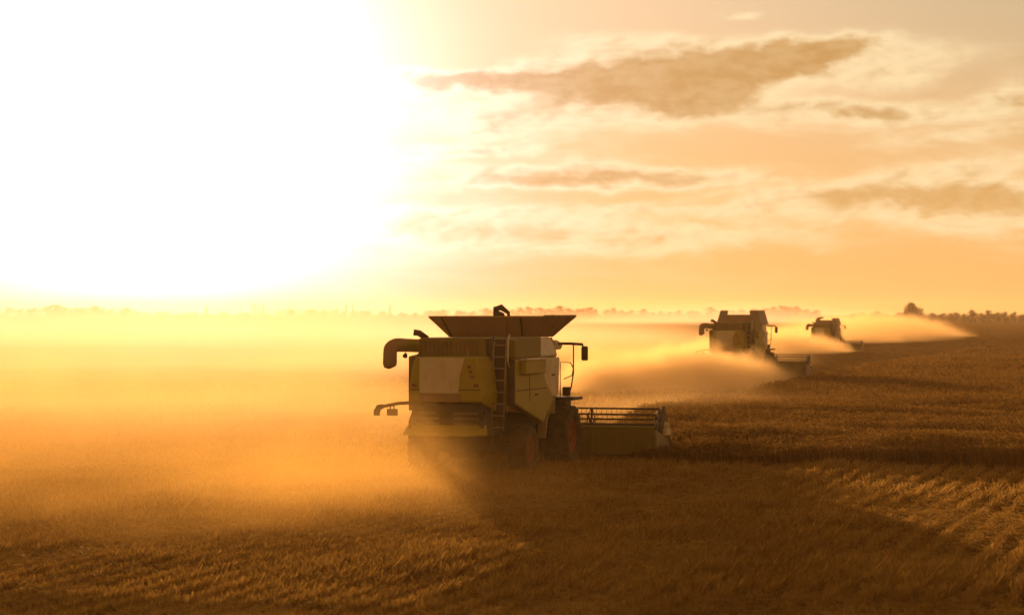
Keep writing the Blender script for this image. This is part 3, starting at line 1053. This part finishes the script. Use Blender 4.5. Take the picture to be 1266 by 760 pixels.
    for i in range(nt):
        u0 = -hw + 0.1 + (2 * hw - 0.2) * i / nt
        u1 = -hw + 0.1 + (2 * hw - 0.2) * (i + 1) / nt
        an0, an1 = i * 0.62, (i + 1) * 0.62
        pts_ = []
        for (uu, an) in ((u0, an0), (u1, an1)):
            for rr in (0.18, 0.31):
                pts_.append((uu, 6.85 + rr * math.cos(an), 0.55 + rr * math.sin(an)))
        a_.bm.faces.new([a_.bm.verts.new(pts_[k_]) for k_ in (0, 1, 3, 2)])
    a_.build('intake_auger', M['steel'], head)
    # reel: six tined bars carried by star-shaped spiders on arms
    rc = (7.25, 1.02)
    rr = 0.50
    rl = MB()
    rl.tube([(-hw + .1, *rc), (hw - .1, *rc)], 0.06, 10)
    for x in (-hw + 0.12, -1.3, 1.3, hw - 0.12):
        for i in range(6):
            a0, a1 = R(60 * i + 78), R(60 * (i + 1) + 78)
            p0 = (x, rc[0] + rr * math.cos(a0), rc[1] + rr * math.sin(a0))
            p1 = (x, rc[0] + rr * math.cos(a1), rc[1] + rr * math.sin(a1))
            rl.tube([(x, *rc), p0], 0.03, 6)
            rl.tube([p0, p1], 0.02, 6)
    reel = rl.build('reel', M['orange'] if False else M['dark'], head)
    for i in range(6):
        a0 = R(60 * i + 78)
        y, z = rc[0] + rr * math.cos(a0), rc[1] + rr * math.sin(a0)
        bb = MB()
        bb.tube([(-hw + .1, y, z), (hw - .1, y, z)], 0.028, 8)
        nn = int(2 * hw / 0.155)
        for j in range(nn):
            x = -hw + 0.15 + j * 0.155
            bb.tube([(x, y, z), (x, y - 0.02, z - 0.12), (x, y - 0.08, z - 0.23)], 0.008, 4, cap=False)
        bb.build('reel_bar', M['dark'], reel)
    for x in (-hw - 0.02, hw + 0.02):
        bb = MB()
        s = 1 if x > 0 else -1
        bb.tube([(x, 6.3, 0.98), (x, 6.75, 1.28), (x, 7.4, 1.06)], 0.045, 8)
        bb.prism([(6.65, 1.02), (7.12, 1.60), (7.30, 1.60), (7.75, 0.98), (7.5, 0.74), (6.95, 0.74)], 'x', x, x + s * 0.05)
        bb.build('reel_end_shield', M['dark'], reel, 0.01)
        bb = MB()
        bb.tube([(x + s * 0.05, 7.2, 1.05), (x + s * 0.18, 7.2, 1.02)], [0.12, 0.08], 12)
        bb.box((x + s * 0.03 - 0.06 + s * .08, 7.0, 0.75), (x + s * 0.03 + 0.06 + s * .08, 7.5, 0.95))
        bb.build('reel_drive', M['white'], reel, 0.01)
    for x in (0.9,):
        bb = MB()
        bb.tube([(x, 6.3, 1.0), (x, 6.6, 1.5), (x, 7.25, 1.52)], 0.035, 8)
        bb.build('reel_arm', M['dark'], reel)
    return root


GRP = 'combine harvesters working across the field'
HPOS = [(-1.06, 66.0, 'open', HEAD, 'nearest green and white combine harvester with outspread tank flaps, in clear view on the stubble'),
        (14.4, 157.0, 'upright', HEAD, 'middle combine harvester with upright tank flaps, its rear wheels buried in billowing dust'),
        (38.6, 300.0, 'curled', HEAD, 'farthest small dark combine harvester, mostly swallowed by its dust trail')]
for (hx, hy, st, hd, lab) in HPOS:
    hz = float(terrain(hx + HS * 1.9, hy + HC * 1.9))
    make_harvester(st, (hx, hy, hz), hd, lab, GRP)


# ------------------------------------------------------------------ trees on the horizon
def leaf_mat(name, col):
    m, g = new_mat(name)
    out = g.n('ShaderNodeOutputMaterial')
    p = g.n('ShaderNodeBsdfPrincipled')
    geo = g.n('ShaderNodeNewGeometry').outputs['Position']
    n = g.noise(geo, 0.6, 3, 0.6)
    g.l(g.mix(n, c4([q * 0.7 for q in col]), c4([q * 1.3 for q in col])), p.inputs['Base Color'])
    p.inputs['Roughness'].default_value = 0.7
    g.l(p.outputs[0], out.inputs[0])
    return m


M['leaf'] = leaf_mat('leaves', (0.06, 0.075, 0.025))
M['bark'] = paint('bark', (0.12, 0.085, 0.055), 0.9, 0.2)


def crown_mesh(name, rs, w, h, nleaf, lobes, tall=False, low=0.32):
    """leaf clumps scattered through several lobes; origin at the ground, unit metres"""
    V, Fc = [], []
    L = []
    for i in range(lobes):
        t = rs.rand()
        zz = h * (low + (0.9 - low) * (i + 0.5) / lobes)
        wr = w * 0.5 * (math.sin(math.pi * min(1, 0.18 + 0.8 * (i + 0.5) / lobes)) ** 0.7)
        a = rs.rand() * 6.28
        off = wr * 0.55 * rs.rand()
        rad = wr * (0.5 + 0.3 * rs.rand())
        L.append((off * math.cos(a), off * math.sin(a), zz, rad, min(rad * (1.6 if tall else 0.85), h * 0.22)))
    per = nleaf // lobes
    for (cx, cy_, cz, rx, rz) in L:
        for j in range(per):
            d = rs.randn(3)
            d /= np.linalg.norm(d)
            q = rs.rand() ** 0.45
            p = np.array([cx + d[0] * rx * q, cy_ + d[1] * rx * q, max((low - 0.14) * h, cz + d[2] * rz * q)])
            u = rs.randn(3)
            u /= np.linalg.norm(u)
            v = np.cross(u, rs.randn(3))
            v /= np.linalg.norm(v)
            s = (0.16 + 0.22 * rs.rand()) * (w / 6) ** 0.5
            k = len(V)
            V += [p - u * s, p + v * s * 0.6, p + u * s, p - v * s * 0.6]
            Fc.append((k, k + 1, k + 2, k + 3))
    me = bpy.data.meshes.new(name)
    me.from_pydata([tuple(v) for v in V], [], Fc)
    me.materials.append(M['leaf'])
    return me


def make_tree(name, crown_me, h, label, group):
    root = empty(name)
    tag(root, label, 'tree', group)
    t = MB()
    t.tube([(0, 0, -0.3), (0.05, 0, h * 0.2), (0, 0.04, h * 0.5), (0.1, 0, h * 0.8)], [h * .035, h * .026, h * .018, h * .006], 8)
    for k in range(5):
        a = k * 1.3
        z = h * (0.25 + 0.1 * k)
        t.tube([(0, 0, z), (math.cos(a) * h * .16, math.sin(a) * h * .16, z + h * .12)], [h * .012, h * .004], 5)
    t.build('trunk', M['bark'], root)
    c = bpy.data.objects.new('crown', crown_me)
    COL.objects.link(c)
    c.parent = root
    return root


def copy_tree(o, loc, scale, rz, label, group):
    r = o.copy()
    COL.objects.link(r)
    for ch in o.children:
        c = ch.copy()
        COL.objects.link(c)
        c.parent = r
    place(r, loc, scale, rz, label, group)
    return r


def place(r, loc, scale, rz, label, group):
    r.location = (loc[0], loc[1], float(terrain(loc[0], loc[1])) - 0.1)
    r.scale = scale
    r.rotation_euler = (0, 0, rz)
    tag(r, label, 'tree', group)


rs = np.random.RandomState(21)
lone = make_tree('broadleaf_tree', crown_mesh('crown', rs, 9.5, 8.2, 1500, 9), 8.2, '', None)
place(lone, (148, 900), (1, 1, 1), 0, 'large rounded tree standing alone above the far dust trail', None)
proto = [make_tree('hedgerow_tree', crown_mesh('crown', rs, 7.0, 6.0, 520, 6 + 2 * k, False, 0.17), 6.0, '', None) for k in range(3)]
used = [False] * 3
pop = make_tree('poplar_tree', crown_mesh('crown', rs, 2.6, 10, 360, 6, True), 10, '', None)


def hedge_tree(x, y, sx, sz, label, group):
    k = rs.randint(3)
    rz = rs.rand() * 6.28
    if not used[k]:
        used[k] = True
        place(proto[k], (x, y), (sx, sx, sz), rz, label, group)
    else:
        copy_tree(proto[k], (x, y), (sx, sx, sz), rz, label, group)


# clump on the right edge of the frame
gname = 'hedgerow trees at the far right end of the field'
for i, (px_, hh) in enumerate(((1192, 4.0), (1203, 4.4), (1214, 4.7), (1222, 4.5), (1234, 4.9), (1243, 4.6), (1253, 4.8), (1262, 4.3), (1272, 4.4), (1284, 4.8), (1297, 4.4))):
    y_ = 860 + rs.rand() * 70
    hh *= 0.78 + 0.42 * rs.rand()
    hedge_tree((px_ - 633) / 3000 * y_, y_, hh / 6 * (0.95 + 0.3 * rs.rand()), hh / 6 * 1.08, 'low dense tree in the hedgerow at the far right end of the field', gname)
# low trees behind the far dust trail
for i in range(13):
    px_ = 1050 + i * 11 + rs.rand() * 6
    y_ = 960 + rs.rand() * 60
    hh = 3.6 + 1.6 * rs.rand() * (1 if i < 5 else 0.6)
    hedge_tree((px_ - 633) / 3000 * y_, y_, hh / 6 * 1.35, hh / 6, 'low faint tree in the row behind the far dust trail', 'low trees behind the far dust trail')
# dim row far behind the nearest harvester and to the left
for i in range(92):
    px_ = -40 + i * 11.5 + rs.rand() * 9
    y_ = 1350 + rs.rand() * 200
    hh = 4.6 + 1.3 * math.sin(px_ * 0.021) + 1.3 * math.sin(px_ * 0.0083 + 1) + 2.4 * rs.rand() ** 3 + (1.2 if 380 < px_ < 620 else 0)
    hedge_tree((px_ - 633) / 3000 * y_, y_, hh / 6 * (1.2 + 0.9 * rs.rand()), hh / 6, 'hazy tree of the dim row on the horizon left of and behind the harvesters', 'dim tree row on the hazy horizon')
for i, px_ in enumerate((314, 319, 325, 428, 436, 255, 482)):
    y_ = 1380 + rs.rand() * 60
    sz = (1.12, 1.0, 1.15, 1.05, 0.95, 0.95, 1.0)[i]
    lab = 'slim poplar rising above the dim tree row in the sun glare'
    if i == 0:
        place(pop, ((px_ - 633) / 3000 * y_, y_), (1, 1, sz), 0, lab, 'poplars in the dim tree row')
    else:
        copy_tree(pop, ((px_ - 633) / 3000 * y_, y_), (1, 1, sz), i, lab, 'poplars in the dim tree row')


# ------------------------------------------------------------------ haze and dust
def vol_mat(name, col, dens, g_):
    m, g = new_mat(name)
    out = g.n('ShaderNodeOutputMaterial')
    v = g.n('ShaderNodeVolumePrincipled')
    v.inputs['Color'].default_value = c4(col)
    v.inputs['Density'].default_value = dens
    v.inputs['Anisotropy'].default_value = g_
    v.inputs['Density Attribute'].default_value = ''
    v.inputs['Color Attribute'].default_value = ''
    v.inputs['Temperature Attribute'].default_value = ''
    g.l(v.outputs[0], out.inputs['Volume'])
    return m, g, v


HAZE_D = 0.00019
hm, _, _ = vol_mat('haze_air', (0.66, 0.46, 0.25), HAZE_D, 0.62)
hb = MB()
hb.box((-2800, -500, -2.5), (2800, 3400, 17.5))
tag(hb.build('haze', hm, None), 'warm dusty haze hanging over the whole field', 'haze', kind='stuff')


CREAM, GOLD, ORANGE = (0.98, 0.79, 0.62), (0.90, 0.63, 0.30), (0.95, 0.60, 0.18)


def dust(name, label, centre, size, rot, dens, scale, power=1.0, thr=(0.35, 0.75), col=GOLD, g_=0.55, vfall=1.0, step=1.0, amp=1.9):
    """a drifting bank of dust: ellipsoid falling off to the sides and upwards, broken up by noise"""
    m, g, v = vol_mat(name + '_volume', col, 1.0, g_)
    tc = g.n('ShaderNodeTexCoord').outputs['Object']
    # object space runs -1..1 sideways and 0..1 upwards
    sep = g.n('ShaderNodeSeparateXYZ')
    g.l(tc, sep.inputs[0])
    r2 = g.m('ADD', g.m('POWER', g.m('ABSOLUTE', sep.outputs[0]), 2.0), g.m('POWER', g.m('ABSOLUTE', sep.outputs[1]), 2.0))
    side = g.m('SUBTRACT', 1.0, r2, clamp=True)
    wp = g.vm('MULTIPLY', tc, tuple(size))
    n = g.noise(wp, scale, 6, 0.6, 0.5)
    z = g.m('ADD', sep.outputs[2], 0.0)
    # the dome's top follows the side falloff
    topd = g.m('SUBTRACT', g.m('POWER', side, 0.6), g.m('MULTIPLY', z, vfall))
    val = g.m('ADD', topd, g.m('MULTIPLY', g.m('SUBTRACT', n, 0.5), amp))
    f = g.sstep(val, thr[0], thr[1])
    f = g.m('MULTIPLY', f, g.sstep(side, 0.0, 0.25))
    f = g.m('MULTIPLY', f, g.sstep(z, 1.0, 0.75))
    g.l(g.m('MULTIPLY', f, dens), v.inputs['Density'])
    m.cycles.volume_step_rate = step
    b = MB()
    b.box((-1, -1, -0.02), (1, 1, 1))
    o = b.build(name, m, None)
    o.location = (centre[0], centre[1], 0)
    o.scale = size
    o.rotation_euler = (0, 0, -rot)
    tag(o, label, 'dust', kind='stuff')
    return o


PALE = (0.95, 0.71, 0.62)
DUSTS = [
    ('wide orange dust bank drifting left of and behind the nearest harvester', (-19, 88), (23, 32, 4.6), R(10), 0.042, 0.17, (0.2, 0.95), 0.8, 0.35, GOLD, 1.7),
    ('thin low dust spreading over the stubble left of the nearest harvester', (-14, 58), (17, 19, 2.2), R(12), 0.030, 0.14, (0.0, 1.0), 0.9, 0.5, ORANGE, 1.9),
    ('dust kicked up round the rear wheels of the nearest harvester', (-3.8, 55.5), (7.0, 11.5, 2.8), R(12), 0.042, 0.30, (0.1, 1.1), 0.9, 0.6, ORANGE, 1.9),
    ('faint dust drifting over the wheat beyond the nearest header', (5.5, 96), (8, 15, 2.4), R(17), 0.020, 0.2, (0.1, 1.0), 0.9, 0.6, GOLD, 1.3),
    ('billowing dust cloud behind the middle harvester', (9.2, 140.5), (9.0, 16, 3.8), R(22), 0.28, 0.42, (0.32, 0.62), 1.0, 0.5, GOLD, 1.3),
    ('dust cloud trailing behind the farthest harvester', (27.3, 265), (11.0, 24, 3.7), R(18), 0.14, 0.28, (0.32, 0.66), 1.0, 0.5, GOLD, 1.3),
    ('long low dust trail running to the far right', (61, 425), (22, 92, 5.6), R(10), 0.055, 0.16, (0.32, 0.72), 0.9, 0.35, GOLD, 1.5),
    ('golden dust lying low between the nearest and the middle harvester', (2, 215), (27, 62, 5.0), R(8), 0.016, 0.12, (0.1, 1.0), 0.9, 0.3, GOLD, 1.6),
    ('wisps of dust climbing into the sun glare left of the nearest harvester', (-10.5, 118), (6.0, 14, 11.0), R(8), 0.015, 0.20, (0.2, 1.1), 0.8, 0.3, GOLD, 2.0),
    ('dim veil of dust before the distant tree row', (85, 950), (85, 220, 10.0), R(4), 0.004, 0.03, (0.0, 1.0), 1.0, 0.25, PALE, 0.8),
    ('tall thin dust rising behind and left of the nearest harvester', (-22, 175), (26, 45, 8.5), R(8), 0.013, 0.10, (0.1, 1.1), 1.0, 0.3, PALE, 1.5),
    ('pale settled dust hanging over the far field behind the harvesters', (-85, 330), (125, 200, 10.0), R(12), 0.009, 0.04, (0.0, 1.0), 1.0, 0.25, PALE, 0.8),
]
for (lab, ce, sz, ro, de, sc_, th_, vf, st_, cl, am) in DUSTS:
    dust('dust', lab, ce, sz, ro, de, sc_, thr=th_, vfall=vf, step=st_, col=cl, amp=am)
